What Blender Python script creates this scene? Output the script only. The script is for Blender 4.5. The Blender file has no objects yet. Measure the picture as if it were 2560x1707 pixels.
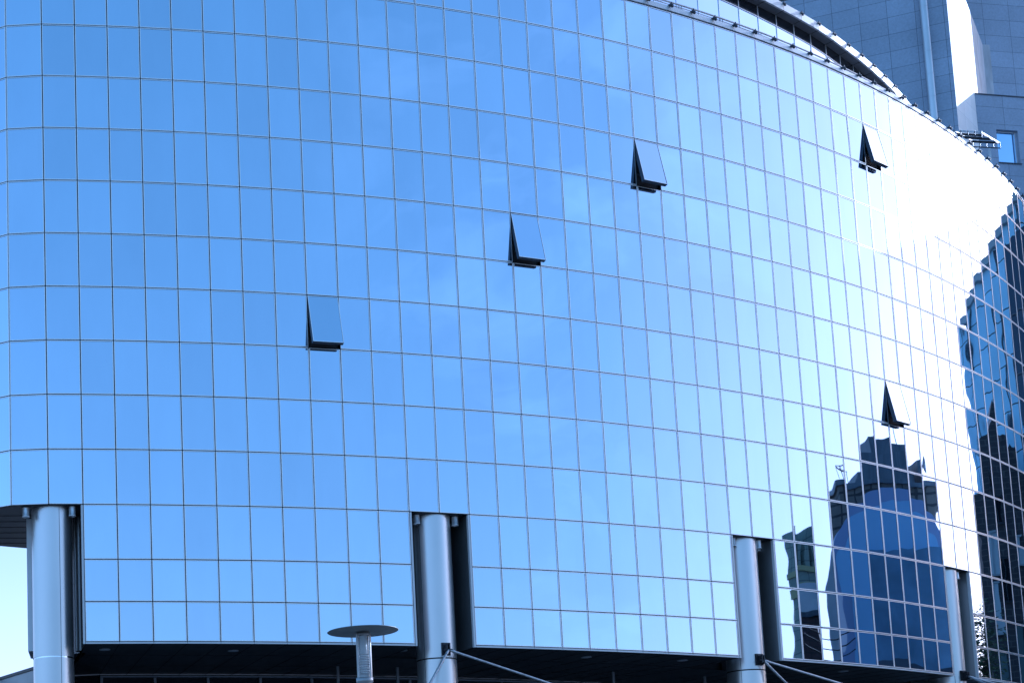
import bpy, bmesh, math, random
from mathutils import Vector, Matrix
random.seed(7)
S = 1.5            # metres per facade unit (one storey-half panel height)
H0 = 1.6           # camera height
C = bpy.context.scene.collection
sc = bpy.context.scene
R = math.radians

# ---------------------------------------------------------------- camera
PITCH, ROLL = 0.1129548557, -0.0192869820
cp, sp, cr, sr = math.cos(PITCH), math.sin(PITCH), math.cos(ROLL), math.sin(ROLL)
cam = bpy.data.objects.new('camera', bpy.data.cameras.new('camera'))
C.objects.link(cam)
right = Vector((cr, -sp*sr, cp*sr)); up = Vector((-sr, -sp*cr, cp*cr)); fwd = Vector((0, cp, sp))
M3 = Matrix((right, up, -fwd)).transposed()
cam.matrix_world = Matrix.Translation((0, 0, H0)) @ M3.to_4x4()
cam.data.sensor_fit = 'HORIZONTAL'; cam.data.sensor_width = 36.0
cam.data.lens = 36.0*3400/2560
cam.data.shift_x = 1026.1/2560
cam.data.shift_y = 928.3/2560
cam.data.clip_start = 0.1; cam.data.clip_end = 6000
sc.camera = cam

# ---------------------------------------------------------------- sky and sun
SUN_AZ, SUN_EL = 28.0, 21.0      # azimuth from +X towards +Y
w = bpy.data.worlds.new('World'); sc.world = w; w.use_nodes = True
nt = w.node_tree; nt.nodes.clear()
def N(t, **k):
    n = nt.nodes.new(t)
    for a, b in k.items(): setattr(n, a, b)
    return n
out = N('ShaderNodeOutputWorld'); bg = N('ShaderNodeBackground'); bg.inputs[1].default_value = 0.13
sky = N('ShaderNodeTexSky', sky_type='NISHITA', sun_disc=False)
sky.sun_elevation = R(SUN_EL); sky.sun_rotation = R(90-SUN_AZ); sky.altitude = 100
sky.air_density = 1.0; sky.dust_density = 1.8; sky.ozone_density = 1.0
tc = N('ShaderNodeTexCoord'); mp = N('ShaderNodeMapping'); mp.inputs['Scale'].default_value = (1.0, 1.0, 2.6)
no = N('ShaderNodeTexNoise'); no.inputs['Scale'].default_value = 3.2; no.inputs['Detail'].default_value = 7; no.inputs['Roughness'].default_value = 0.55
no.inputs['Distortion'].default_value = 0.6
rp = N('ShaderNodeValToRGB'); rp.color_ramp.elements[0].position = 0.50; rp.color_ramp.elements[1].position = 0.78
rp.color_ramp.elements[0].color = (0, 0, 0, 1); rp.color_ramp.elements[1].color = (0.24, 0.24, 0.24, 1)
mx = N('ShaderNodeMixRGB'); mx.inputs[2].default_value = (7.0, 8.5, 10.0, 1)
L = nt.links.new
vm = N('ShaderNodeVectorMath', operation='DOT_PRODUCT'); vm.inputs[1].default_value = (0.81, -0.40, 0.42)
mr = N('ShaderNodeMapRange'); mr.inputs[1].default_value = 0.87; mr.inputs[2].default_value = 0.98; mr.inputs[3].default_value = 0.06; mr.inputs[4].default_value = 1.0
mm = N('ShaderNodeMath', operation='MULTIPLY'); L(tc.outputs['Generated'], vm.inputs[0]); L(vm.outputs['Value'], mr.inputs[0]); L(mr.outputs[0], mm.inputs[0])
L(tc.outputs['Generated'], mp.inputs[0]); L(mp.outputs[0], no.inputs['Vector']); L(no.outputs[0], rp.inputs[0])
L(rp.outputs[0], mm.inputs[1]); L(mm.outputs[0], mx.inputs[0]); 
sc1 = N('ShaderNodeVectorMath', operation='MULTIPLY_ADD'); L(sky.outputs[0], sc1.inputs[0]); sc1.inputs[1].default_value = (0.68, 0.575, 0.55); sc1.inputs[2].default_value = (0.53, 1.17, 1.40)
gd = N('ShaderNodeVectorMath', operation='DOT_PRODUCT'); gd.inputs[1].default_value = (0.878, 0.467, 0.10); L(tc.outputs['Generated'], gd.inputs[0])
gr = N('ShaderNodeMapRange'); L(gd.outputs['Value'], gr.inputs[0]); gr.inputs[1].default_value = 0.52; gr.inputs[2].default_value = 1.0
gv = N('ShaderNodeVectorMath', operation='SCALE'); gv.inputs[0].default_value = (2.7, 1.8, 1.3); L(gr.outputs[0], gv.inputs['Scale'])
ga = N('ShaderNodeVectorMath', operation='ADD'); L(sc1.outputs[0], ga.inputs[0]); L(gv.outputs[0], ga.inputs[1]); L(ga.outputs[0], mx.inputs[1])
sx = N('ShaderNodeSeparateXYZ'); L(tc.outputs['Generated'], sx.inputs[0]); hz = N('ShaderNodeMapRange'); L(sx.outputs['Z'], hz.inputs[0])
hz.inputs[1].default_value = 0.34; hz.inputs[2].default_value = 0.10; hz.inputs[3].default_value = 0.0; hz.inputs[4].default_value = 0.24
hy = N('ShaderNodeMapRange'); L(sx.outputs['Y'], hy.inputs[0]); hy.inputs[1].default_value = 0.55; hy.inputs[2].default_value = 0.9
hh = N('ShaderNodeMath', operation='MULTIPLY'); L(hz.outputs[0], hh.inputs[0]); L(hy.outputs[0], hh.inputs[1])
hm = N('ShaderNodeMixRGB'); L(hh.outputs[0], hm.inputs[0]); L(mx.outputs[0], hm.inputs[1]); hm.inputs[2].default_value = (10.5, 8.3, 8.5, 1); L(hm.outputs[0], bg.inputs[0]); L(bg.outputs[0], out.inputs[0])
sun = bpy.data.objects.new('sun', bpy.data.lights.new('sun', 'SUN')); C.objects.link(sun)
sun.data.energy = 4.5; sun.data.angle = R(0.5); sun.data.color = (1.0, 0.95, 0.86)
sd = Vector((math.cos(R(SUN_EL))*math.cos(R(SUN_AZ)), math.cos(R(SUN_EL))*math.sin(R(SUN_AZ)), math.sin(R(SUN_EL))))
sun.rotation_euler = sd.to_track_quat('Z', 'Y').to_euler(); sun.location = sd*200

vs = sc.view_settings
vs.view_transform = 'Standard'; vs.look = 'None'; vs.gamma = 1.0; vs.use_curve_mapping = False
vs.exposure = 0.88
vs.use_white_balance = True; vs.white_balance_temperature = 4600; vs.white_balance_tint = 16
sc.cycles.max_bounces = 8; sc.cycles.glossy_bounces = 6

# ---------------------------------------------------------------- materials
def mat(name, col, rough=0.5, metal=0.0, spec=0.5):
    m = bpy.data.materials.new(name); m.use_nodes = True
    b = m.node_tree.nodes['Principled BSDF']
    b.inputs['Base Color'].default_value = (*col, 1); b.inputs['Roughness'].default_value = rough
    b.inputs['Metallic'].default_value = metal; b.inputs['Specular IOR Level'].default_value = spec
    return m
def noisy(m, scale=8, amount=0.25, bump=0.0, bscale=None, stretch=(1, 1, 1), rough=None, detail=5, dist=0.01):
    """colour (and height) variation over world position"""
    t = m.node_tree; b = t.nodes['Principled BSDF']; c = b.inputs['Base Color'].default_value[:3]
    g = t.nodes.new('ShaderNodeNewGeometry'); mp = t.nodes.new('ShaderNodeMapping'); mp.inputs['Scale'].default_value = stretch
    t.links.new(g.outputs['Position'], mp.inputs[0])
    n = t.nodes.new('ShaderNodeTexNoise'); n.inputs['Scale'].default_value = scale; n.inputs['Detail'].default_value = detail
    t.links.new(mp.outputs[0], n.inputs['Vector'])
    r = t.nodes.new('ShaderNodeValToRGB'); r.color_ramp.elements[0].position = 0.3; r.color_ramp.elements[1].position = 0.7
    r.color_ramp.elements[0].color = (*[x*(1-amount) for x in c], 1); r.color_ramp.elements[1].color = (*[min(1, x*(1+amount)) for x in c], 1)
    t.links.new(n.outputs[0], r.inputs[0]); t.links.new(r.outputs[0], b.inputs['Base Color'])
    if rough:
        q = t.nodes.new('ShaderNodeMapRange'); q.inputs[3].default_value = rough[0]; q.inputs[4].default_value = rough[1]
        t.links.new(n.outputs[0], q.inputs[0]); t.links.new(q.outputs[0], b.inputs['Roughness'])
    if bump:
        n2 = t.nodes.new('ShaderNodeTexNoise'); n2.inputs['Scale'].default_value = bscale or scale; n2.inputs['Detail'].default_value = 2
        t.links.new(mp.outputs[0], n2.inputs['Vector'])
        bp = t.nodes.new('ShaderNodeBump'); bp.inputs['Strength'].default_value = bump; bp.inputs['Distance'].default_value = dist
        t.links.new(n2.outputs[0], bp.inputs['Height']); t.links.new(bp.outputs[0], b.inputs['Normal'])
    return m
def wavy_glass(name, col, rough, bdist, bscale, edge=None):
    m = mat(name, col, rough, 1.0)
    t = m.node_tree; b = t.nodes['Principled BSDF']
    if edge: b.inputs['Specular Tint'].default_value = (*edge, 1)
    g = t.nodes.new('ShaderNodeNewGeometry'); n = t.nodes.new('ShaderNodeTexNoise')
    n.inputs['Scale'].default_value = bscale; n.inputs['Detail'].default_value = 1.0
    t.links.new(g.outputs['Position'], n.inputs['Vector'])
    bp = t.nodes.new('ShaderNodeBump'); bp.inputs['Strength'].default_value = 1.0; bp.inputs['Distance'].default_value = bdist
    t.links.new(n.outputs[0], bp.inputs['Height']); t.links.new(bp.outputs[0], b.inputs['Normal'])
    return m
def pane_tone(m, col):
    t = m.node_tree; b = t.nodes['Principled BSDF']
    g = t.nodes.new('ShaderNodeNewGeometry'); o = t.nodes.new('ShaderNodeObjectInfo'); a = t.nodes.new('ShaderNodeMath'); a.operation = 'ADD'
    t.links.new(g.outputs['Random Per Island'], a.inputs[0]); t.links.new(o.outputs['Random'], a.inputs[1])
    f = t.nodes.new('ShaderNodeMath'); f.operation = 'FRACT'; t.links.new(a.outputs[0], f.inputs[0])
    n = t.nodes.new('ShaderNodeTexNoise'); n.inputs['Scale'].default_value = 0.9; n.inputs['Detail'].default_value = 6; n.inputs['Roughness'].default_value = 0.65
    mp = t.nodes.new('ShaderNodeMapping'); mp.inputs['Scale'].default_value = (1, 1, 0.3); t.links.new(g.outputs['Position'], mp.inputs[0]); t.links.new(mp.outputs[0], n.inputs['Vector'])
    r1 = t.nodes.new('ShaderNodeMapRange'); r1.inputs[3].default_value = 0.925; r1.inputs[4].default_value = 1.03; t.links.new(f.outputs[0], r1.inputs[0])
    r2 = t.nodes.new('ShaderNodeMapRange'); r2.inputs[1].default_value = 0.3; r2.inputs[2].default_value = 0.7; r2.inputs[3].default_value = 0.97; r2.inputs[4].default_value = 1.02; t.links.new(n.outputs[0], r2.inputs[0])
    mu = t.nodes.new('ShaderNodeMath'); mu.operation = 'MULTIPLY'; t.links.new(r1.outputs[0], mu.inputs[0]); t.links.new(r2.outputs[0], mu.inputs[1])
    v = t.nodes.new('ShaderNodeVectorMath'); v.operation = 'SCALE'; v.inputs[0].default_value = col; t.links.new(mu.outputs[0], v.inputs['Scale']); t.links.new(v.outputs[0], b.inputs['Base Color'])
    return m
GLASS = wavy_glass('reflective_glass', (0.58, 0.68, 0.82), 0.012, 0.0038, 0.75, (0.95, 1.0, 1.0))
pane_tone(GLASS, (0.58, 0.68, 0.82))
ALU = noisy(mat('aluminium', (0.82, 0.82, 0.83), 0.36, 0.75), 2.0, 0.04)
EDGE = mat('frame_edge', (0.85, 0.86, 0.87), 0.5)
GASKET = mat('black_gasket', (0.006, 0.006, 0.008), 0.7)
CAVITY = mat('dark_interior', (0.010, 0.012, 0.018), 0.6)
JAMB = mat('dark_blue_jamb', (0.06, 0.07, 0.09), 0.4, 0.3)
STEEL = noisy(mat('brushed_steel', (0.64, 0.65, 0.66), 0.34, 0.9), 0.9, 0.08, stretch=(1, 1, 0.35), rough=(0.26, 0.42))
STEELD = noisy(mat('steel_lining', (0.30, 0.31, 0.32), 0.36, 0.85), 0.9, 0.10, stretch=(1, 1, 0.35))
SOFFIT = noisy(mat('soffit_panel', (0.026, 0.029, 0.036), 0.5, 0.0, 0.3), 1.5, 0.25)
JOINT = mat('soffit_joint', (0.004, 0.004, 0.005), 0.8)
BODY = noisy(mat('dark_wall', (0.035, 0.037, 0.042), 0.7), 1.0, 0.2)
ROOF = noisy(mat('roof_felt', (0.16, 0.16, 0.17), 0.9), 2.0, 0.2)
FASCIA = noisy(mat('white_fascia', (0.58, 0.59, 0.60), 0.4, 0.2), 1.2, 0.05)
CLIP = mat('clip_metal', (0.07, 0.08, 0.10), 0.7, 0.0, 0.2)
DARKMET = noisy(mat('dark_metal', (0.05, 0.052, 0.06), 0.45, 0.7), 12, 0.4)
RODM = noisy(mat('rod_metal', (0.42, 0.43, 0.45), 0.38, 0.8), 10, 0.25)
LAMPM = noisy(mat('lamp_metal', (0.33, 0.34, 0.35), 0.42, 0.6), 4, 0.1)
DISCM = noisy(mat('lamp_disc_paint', (0.20, 0.22, 0.22), 0.5, 0.3), 3, 0.12)
PIPEM = noisy(mat('zinc_duct', (0.62, 0.64, 0.66), 0.35, 0.6), 1.2, 0.1, stretch=(1, 1, 0.3))
WINGLASS = wavy_glass('window_glass', (0.42, 0.58, 0.78), 0.02, 0.002, 0.6)
DARKGLASS = mat('dark_glazing', (0.012, 0.014, 0.02), 0.08, 0.0, 0.6)
CLEAR = mat('clear_glass', (0.80, 0.86, 0.90), 0.04); CLEAR.node_tree.nodes['Principled BSDF'].inputs['Transmission Weight'].default_value = 0.9
WHITE = noisy(mat('white_louvre', (0.70, 0.72, 0.74), 0.5), 6, 0.08)

def stone_mat(name, col, tw, th, grain=0.16, joint=(0.03, 0.032, 0.04), jw=0.012, off=(0, 0), rough=0.75, stag=0.0):
    """cladding slabs: joint lines on a UV grid in metres, granite grain"""
    m = mat(name, col, rough); t = m.node_tree; b = t.nodes['Principled BSDF']
    uv = t.nodes.new('ShaderNodeUVMap'); mp = t.nodes.new('ShaderNodeMapping'); mp.inputs['Location'].default_value = (*off, 0)
    t.links.new(uv.outputs[0], mp.inputs[0])
    br = t.nodes.new('ShaderNodeTexBrick'); br.offset = stag; br.squash = 1.0
    br.inputs['Scale'].default_value = 1.0; br.inputs['Mortar Size'].default_value = jw; br.inputs['Mortar Smooth'].default_value = 0.1
    br.inputs['Brick Width'].default_value = tw; br.inputs['Row Height'].default_value = th; br.inputs['Bias'].default_value = 0.0
    br.inputs['Color1'].default_value = (*[c*0.93 for c in col], 1); br.inputs['Color2'].default_value = (*[c*1.07 for c in col], 1)
    br.inputs['Mortar'].default_value = (*joint, 1)
    t.links.new(mp.outputs[0], br.inputs['Vector'])
    g = t.nodes.new('ShaderNodeNewGeometry'); n = t.nodes.new('ShaderNodeTexNoise'); n.inputs['Scale'].default_value = 9.0; n.inputs['Detail'].default_value = 8; n.inputs['Roughness'].default_value = 0.75
    n3 = t.nodes.new('ShaderNodeTexNoise'); n3.inputs['Scale'].default_value = 0.35; n3.inputs['Detail'].default_value = 4
    t.links.new(g.outputs['Position'], n.inputs['Vector']); t.links.new(g.outputs['Position'], n3.inputs['Vector'])
    r = t.nodes.new('ShaderNodeMapRange'); r.inputs[1].default_value = 0.3; r.inputs[2].default_value = 0.7; r.inputs[3].default_value = 1-grain; r.inputs[4].default_value = 1+grain
    r3 = t.nodes.new('ShaderNodeMapRange'); r3.inputs[1].default_value = 0.3; r3.inputs[2].default_value = 0.7; r3.inputs[3].default_value = 0.9; r3.inputs[4].default_value = 1.08
    t.links.new(n.outputs[0], r.inputs[0]); t.links.new(n3.outputs[0], r3.inputs[0])
    mu = t.nodes.new('ShaderNodeMath'); mu.operation = 'MULTIPLY'; t.links.new(r.outputs[0], mu.inputs[0]); t.links.new(r3.outputs[0], mu.inputs[1])
    v = t.nodes.new('ShaderNodeVectorMath'); v.operation = 'SCALE'; t.links.new(br.outputs[0], v.inputs[0]); t.links.new(mu.outputs[0], v.inputs['Scale'])
    t.links.new(v.outputs[0], b.inputs['Base Color'])
    return m
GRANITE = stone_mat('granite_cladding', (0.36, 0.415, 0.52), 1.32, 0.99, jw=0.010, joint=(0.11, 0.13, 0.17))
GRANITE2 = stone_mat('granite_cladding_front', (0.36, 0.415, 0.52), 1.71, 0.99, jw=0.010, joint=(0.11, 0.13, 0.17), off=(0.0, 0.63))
PALE = stone_mat('sunlit_cladding', (0.85, 0.85, 0.84), 1.3, 0.99, grain=0.05, joint=(0.6, 0.61, 0.62), jw=0.008)  # paler than the granite: sunlight on the flank is put into this colour
WINGST = stone_mat('wing_cladding', (0.55, 0.80, 0.98), 3.3, 3.0, grain=0.05, jw=0.04)
DRUMST = stone_mat('brown_stone_bands', (0.13, 0.115, 0.10), 3.0, 0.9, grain=0.15, joint=(0.03, 0.028, 0.03), jw=0.10)
BRICKD = stone_mat('dark_brick', (0.055, 0.05, 0.055), 0.9, 0.35, grain=0.2, joint=(0.10, 0.09, 0.085), jw=0.03, stag=0.5)
REDBR = stone_mat('red_brown_brick', (0.075, 0.045, 0.045), 0.6, 0.3, grain=0.2, joint=(0.04, 0.035, 0.035), jw=0.03, stag=0.5)
GREENST = stone_mat('greenish_limestone', (0.20, 0.24, 0.20), 1.5, 0.8, grain=0.2, joint=(0.1, 0.11, 0.1), jw=0.03)
YELST = mat('ochre_cornice', (0.30, 0.30, 0.15), 0.7)
LEADROOF = noisy(mat('grey_metal_roof', (0.10, 0.115, 0.14), 0.5, 0.3), 1.0, 0.25, stretch=(3, 3, 0.2))
BLUEGL = mat('blue_glass', (0.26, 0.40, 0.60), 0.4)
BLUEGD = noisy(mat('deep_blue_glass', (0.12, 0.185, 0.28), 0.4), 0.4, 0.25)
BLUEFR = mat('blue_arch_frame', (0.22, 0.26, 0.42), 0.5)
CREAM = noisy(mat('pale_building_paint', (0.42, 0.45, 0.47), 0.7), 0.5, 0.15)
ASPHALT = noisy(mat('asphalt', (0.05, 0.05, 0.052), 0.9), 3, 0.25)
PAVE = stone_mat('paving_slabs', (0.26, 0.26, 0.255), 0.6, 0.6, grain=0.12, joint=(0.09, 0.09, 0.09), jw=0.012)
GRASSM = noisy(mat('grass_green', (0.05, 0.09, 0.03), 0.9), 4, 0.3)
BARK = noisy(mat('bark', (0.07, 0.06, 0.05), 0.9), 6, 0.3)
LEAF = noisy(mat('leaf', (0.07, 0.10, 0.04), 0.6), 1.5, 0.4)

# ---------------------------------------------------------------- mesh helpers (all coordinates in facade units)
def W3(p): return Vector((p[0]*S, p[1]*S, p[2]*S + H0))
class MB:
    def __init__(s): s.v = []; s.f = []; s.m = []; s.sm = []; s.uv = []
    def poly(s, pts, mi=0, smooth=False, uv=None):
        k = len(s.v); s.v += [W3(p) for p in pts]; s.f.append(tuple(range(k, k+len(pts)))); s.m.append(mi); s.sm.append(smooth)
        s.uv.append(uv)
    def faces(s, pts, fs, mi=0, smooth=False):
        k = len(s.v); s.v += [W3(p) for p in pts]
        for f in fs: s.f.append(tuple(k+i for i in f)); s.m.append(mi); s.sm.append(smooth); s.uv.append(None)
    def box(s, o, a, b, c, mi=0):
        """o corner, a b c edge vectors"""
        o, a, b, c = map(Vector, (o, a, b, c))
        P = [o, o+a, o+a+b, o+b, o+c, o+a+c, o+a+b+c, o+b+c]
        F = [(0, 3, 2, 1), (4, 5, 6, 7), (0, 1, 5, 4), (1, 2, 6, 5), (2, 3, 7, 6), (3, 0, 4, 7)]
        if a.cross(b).dot(c) < 0: F = [f[::-1] for f in F]
        s.faces(P, F, mi)
    def tube(s, p, q, r0, r1=None, n=12, mi=0, caps=True):
        p, q = Vector(p), Vector(q); r1 = r0 if r1 is None else r1
        d = (q-p).normalized(); a = d.orthogonal().normalized(); b = d.cross(a)
        P = [p+(a*math.cos(2*math.pi*i/n)+b*math.sin(2*math.pi*i/n))*r0 for i in range(n)] + [q+(a*math.cos(2*math.pi*i/n)+b*math.sin(2*math.pi*i/n))*r1 for i in range(n)]
        s.faces(P, [(i, (i+1) % n, n+(i+1) % n, n+i) for i in range(n)], mi, True)
        if caps:
            s.faces(P[:n], [tuple(range(n))[::-1]], mi); s.faces(P[n:], [tuple(range(n))], mi)
    def lathe(s, c, prof, n=32, mi=0):
        P = []
        for r, z in prof: P += [(c[0]+r*math.cos(2*math.pi*i/n), c[1]+r*math.sin(2*math.pi*i/n), z) for i in range(n)]
        F = [(j*n+i, j*n+(i+1) % n, (j+1)*n+(i+1) % n, (j+1)*n+i) for j in range(len(prof)-1) for i in range(n)]
        s.faces(P, F, mi, True)
    def wall(s, p, q, z0, z1, mi=0, u0=0.0):
        """vertical quad from plan point p to q, UV in metres"""
        l = math.hypot(q[0]-p[0], q[1]-p[1])*S
        s.poly([(p[0], p[1], z0), (q[0], q[1], z0), (q[0], q[1], z1), (p[0], p[1], z1)], mi, False, [(u0, z0*S), (u0+l, z0*S), (u0+l, z1*S), (u0, z1*S)])
        return u0+l
    def prism(s, plan, z0, z1, mi=0, top=None, bottom=None):
        """closed vertical prism, walls with UVs; plan counter-clockwise seen from above"""
        u = 0
        for i in range(len(plan)): u = s.wall(plan[i], plan[(i+1) % len(plan)], z0, z1, mi, u)
        s.poly([(x, y, z1) for x, y in plan], mi if top is None else top); s.poly([(x, y, z0) for x, y in plan][::-1], mi if bottom is None else bottom)
    def build(s, name, mats, parent=None, loc=None):
        mats = mats if isinstance(mats, (list, tuple)) else [mats]
        o3 = W3(loc) if loc is not None else (parent_origin(parent) if parent else Vector((0, 0, 0)))
        me = bpy.data.meshes.new(name); me.from_pydata([v-o3 for v in s.v], [], s.f)
        for m in mats: me.materials.append(m)
        me.polygons.foreach_set('material_index', s.m); me.polygons.foreach_set('use_smooth', s.sm)
        if any(u is not None for u in s.uv):
            ul = me.uv_layers.new(name='UVMap')
            for poly, u in zip(me.polygons, s.uv):
                if u is not None:
                    for li, c in zip(poly.loop_indices, u): ul.data[li].uv = c
        me.update(); o = bpy.data.objects.new(name, me); C.objects.link(o)
        if parent: o.parent = parent; o.location = o3 - parent_origin(parent)
        else: o.location = o3
        return o
def parent_origin(p):
    v = Vector((0, 0, 0))
    while p: v += p.location; p = p.parent
    return v
def tag(o, label=None, cat=None, group=None, kind=None):
    if label: o['label'] = label
    if cat: o['category'] = cat
    if group: o['group'] = group
    if kind: o['kind'] = kind
    return o
def empty(name, p, label, cat, group=None):
    o = bpy.data.objects.new(name, None); C.objects.link(o); o.location = W3(p); o.empty_display_size = 0.5
    return tag(o, label, cat, group)
GZ = -H0/S        # ground level in units

# ---------------------------------------------------------------- facade plan
XS = [-1.52, -0.8589, -0.2542, 0.3423, 0.9364, 1.5296, 2.124, 2.72, 3.3168, 3.9132, 4.5085, 5.103, 5.6964, 6.2856, 6.8736, 7.4625, 8.0496, 8.6328, 9.2127, 9.7892, 10.3621, 10.9325, 11.4993, 12.0622, 12.6204, 13.173, 13.7208, 14.2667, 14.8072, 15.3436, 15.8741, 16.3993, 16.919, 17.4329, 17.9436, 18.4519, 18.9569, 19.4583, 19.953, 20.4408, 20.9232, 21.402, 21.8792, 22.3564, 22.8341, 23.3074]
YS = [23.3686, 23.3293, 23.3737, 23.4263, 23.4876, 23.5578, 23.6371, 23.7256, 23.8233, 23.9302, 24.046, 24.1709, 24.3048, 24.4471, 24.5984, 24.7593, 24.9291, 25.1071, 25.2936, 25.4882, 25.691, 25.9023, 26.1217, 26.3491, 26.584, 26.8261, 27.0756, 27.3338, 27.5992, 27.8724, 28.1523, 28.4393, 28.7333, 29.034, 29.3429, 29.6607, 29.9869, 30.3214, 30.662, 31.0087, 31.3623, 31.7242, 32.0961, 32.4794, 32.8745, 33.2779]
i0 = 0
def step(p, ang, d=0.604): return (p[0]+d*math.cos(R(ang)), p[1]+d*math.sin(R(ang)))
V = {i: (XS[i], YS[i]) for i in range(46)}
a = 40.44
for i in range(46, 58): a += 0.86; V[i] = step(V[i-1], a)
for i, ang in ((-1, -28), (-2, -38), (-3, -50), (-4, -64), (-5, -80)):
    p = V[i+1]; V[i] = (p[0]-0.604*math.cos(R(ang)), p[1]-0.604*math.sin(R(ang)))
IMIN, IMAX = -5, 57
ZR = [3.909, 4.619, 5.372] + [6.356+k for k in range(11)] + [17.33]     # B0..B14
TOP = 17.50
def frame(i):
    p, q = V[i], V[i+1]; d = Vector((q[0]-p[0], q[1]-p[1], 0)); l = d.length; t = d/l; n = Vector((t.y, -t.x, 0))
    return Vector((p[0], p[1], 0)), t, n, l
def vn(i):
    if i == IMIN: return frame(i)[2]
    if i == IMAX: return frame(i-1)[2]
    return (frame(i)[2]+frame(i-1)[2]).normalized()
RECESS = [(0, 2), (12, 14), (24, 26), (36, 38), (48, 50)]
BLOCKS = [(2, 12), (14, 24), (26, 36), (38, 48)]
def present(i, j):
    if j >= 3: return True
    return any(a <= i < b for a, b in BLOCKS)
OPEN = {(9, 6): 12.8, (16, 8): 11.5, (21, 10): 11.5, (33, 12): 10.5, (33, 6): 10.0}

B = empty('glass_office_building', (10, 29, GZ), 'long curved mirror glass office building with gridded panels on round steel columns', 'building')
G, FW = 0.0090, 0.0140       # half joint, frame width
def panel_geo(ring, pane, i, j, flip=0.0):
    o, t, n, l = frame(i); z0, z1 = ZR[j]+G, ZR[j+1]-G; x0, x1 = G, l-G
    up = Vector((0, 0, 1)); nn = n
    if flip:     # top hung sash swung out round its head
        th = R(flip); hinge = o+up*z1
        dn = (-up*math.cos(th)+n*math.sin(th)); nn = (n*math.cos(th)+up*math.sin(th))
        P = lambda x, z, d: hinge + t*x + dn*(z1-z) + nn*d
    else:
        P = lambda x, z, d: o + t*x + up*z + nn*d
    A = [(x0, z0), (x1, z0), (x1, z1), (x0, z1)]; Bq = [(x0+FW, z0+FW), (x1-FW, z0+FW), (x1-FW, z1-FW), (x0+FW, z1-FW)]
    pts = [P(x, z, -0.03) for x, z in A] + [P(x, z, 0.0) for x, z in A] + [P(x, z, 0.0) for x, z in Bq] + [P(x, z, -0.006) for x, z in Bq]
    fs = []
    for k in range(4):
        m = (k+1) % 4
        fs += [(4+k, 4+m, 8+m, 8+k)]
    ring.faces(pts, fs, 0)
    ring.faces(pts, [(k, (k+1) % 4, 4+(k+1) % 4, 4+k) for k in range(4)], 3)
    ring.faces(pts, [(8+k, 8+(k+1) % 4, 12+(k+1) % 4, 12+k) for k in range(4)], 2)
    # slightly pillowed pane, 6 x 3 cells
    nx, nz = 6, 4; half = R(0.02); w_ = x1-x0-2*FW; h_ = z1-z0-2*FW
    rnd = random.Random(i*31+j*7); bl = half*(1+0.5*rnd.uniform(-1, 1)); tx, tz = R(rnd.gauss(0, 0.10)), R(rnd.gauss(0, 0.10))
    ps = []
    for b in range(nz+1):
        for a_ in range(nx+1):
            fx, fz = a_/nx-0.5, b/nz-0.5
            d = -0.0055 + bl*w_*(0.25-fx*fx) + 0.25*bl*h_*(0.25-fz*fz) + tx*fx*w_ + tz*fz*h_
            ps.append(P(x0+FW+(fx+0.5)*w_, z0+FW+(fz+0.5)*h_, d))
    F = [(b*(nx+1)+a_, b*(nx+1)+a_+1, (b+1)*(nx+1)+a_+1, (b+1)*(nx+1)+a_) for b in range(nz) for a_ in range(nx)]
    pane.faces(ps, F, 0, True)
    return P, (x0, x1, z0, z1), t, n, up, nn

cells = [(i, j) for i in range(IMIN, IMAX) for j in range(14) if present(i, j) and (i, j) not in OPEN]
def seen_area(c):
    i, j = c; o, t, n, l = frame(i); ctr = o+t*l/2; ctr.z = (ZR[j]+ZR[j+1])/2
    d = ctr.dot(fwd); u = (1280-1026.1+3400*ctr.dot(right)/d); v = (853.5+928.3-3400*ctr.dot(up)/d)
    vis = 1 if (0 <= u <= 2560 and 0 <= v <= 1707) else 0.02
    return vis*(ZR[j+1]-ZR[j])*l*abs(n.dot(ctr.normalized()))/ctr.length_squared
cells.sort(key=seen_area, reverse=True)
for c in cells[:100]:
    r_, p_ = MB(), MB(); panel_geo(r_, p_, *c)
    po = p_.build('glass_panel', GLASS, B, loc=(V[c[0]][0], V[c[0]][1], ZR[c[1]]))
    r_.build('panel_frame', [ALU, GASKET, JAMB, EDGE], po)
r_, p_ = MB(), MB()
for c in cells[100:]: panel_geo(r_, p_, *c)
po = tag(p_.build('glass_panel', GLASS, B), kind='stuff'); tag(r_.build('panel_frame', [ALU, GASKET, JAMB, EDGE], po), kind='stuff')
# dark backing behind the joints, left out at the open windows
bk = MB()
for i in range(IMIN, IMAX):
    n0, n1 = vn(i), vn(i+1); D = 0.045
    a_, b_ = (V[i][0]-n0.x*D, V[i][1]-n0.y*D), (V[i+1][0]-n1.x*D, V[i+1][1]-n1.y*D)
    for j in range(14):
        if present(i, j) and (i, j) not in OPEN:
            bk.poly([(*a_, ZR[j]), (*b_, ZR[j]), (*b_, ZR[j+1]), (*a_, ZR[j+1])])
bk.build('joint_backing', GASKET, B)
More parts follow.
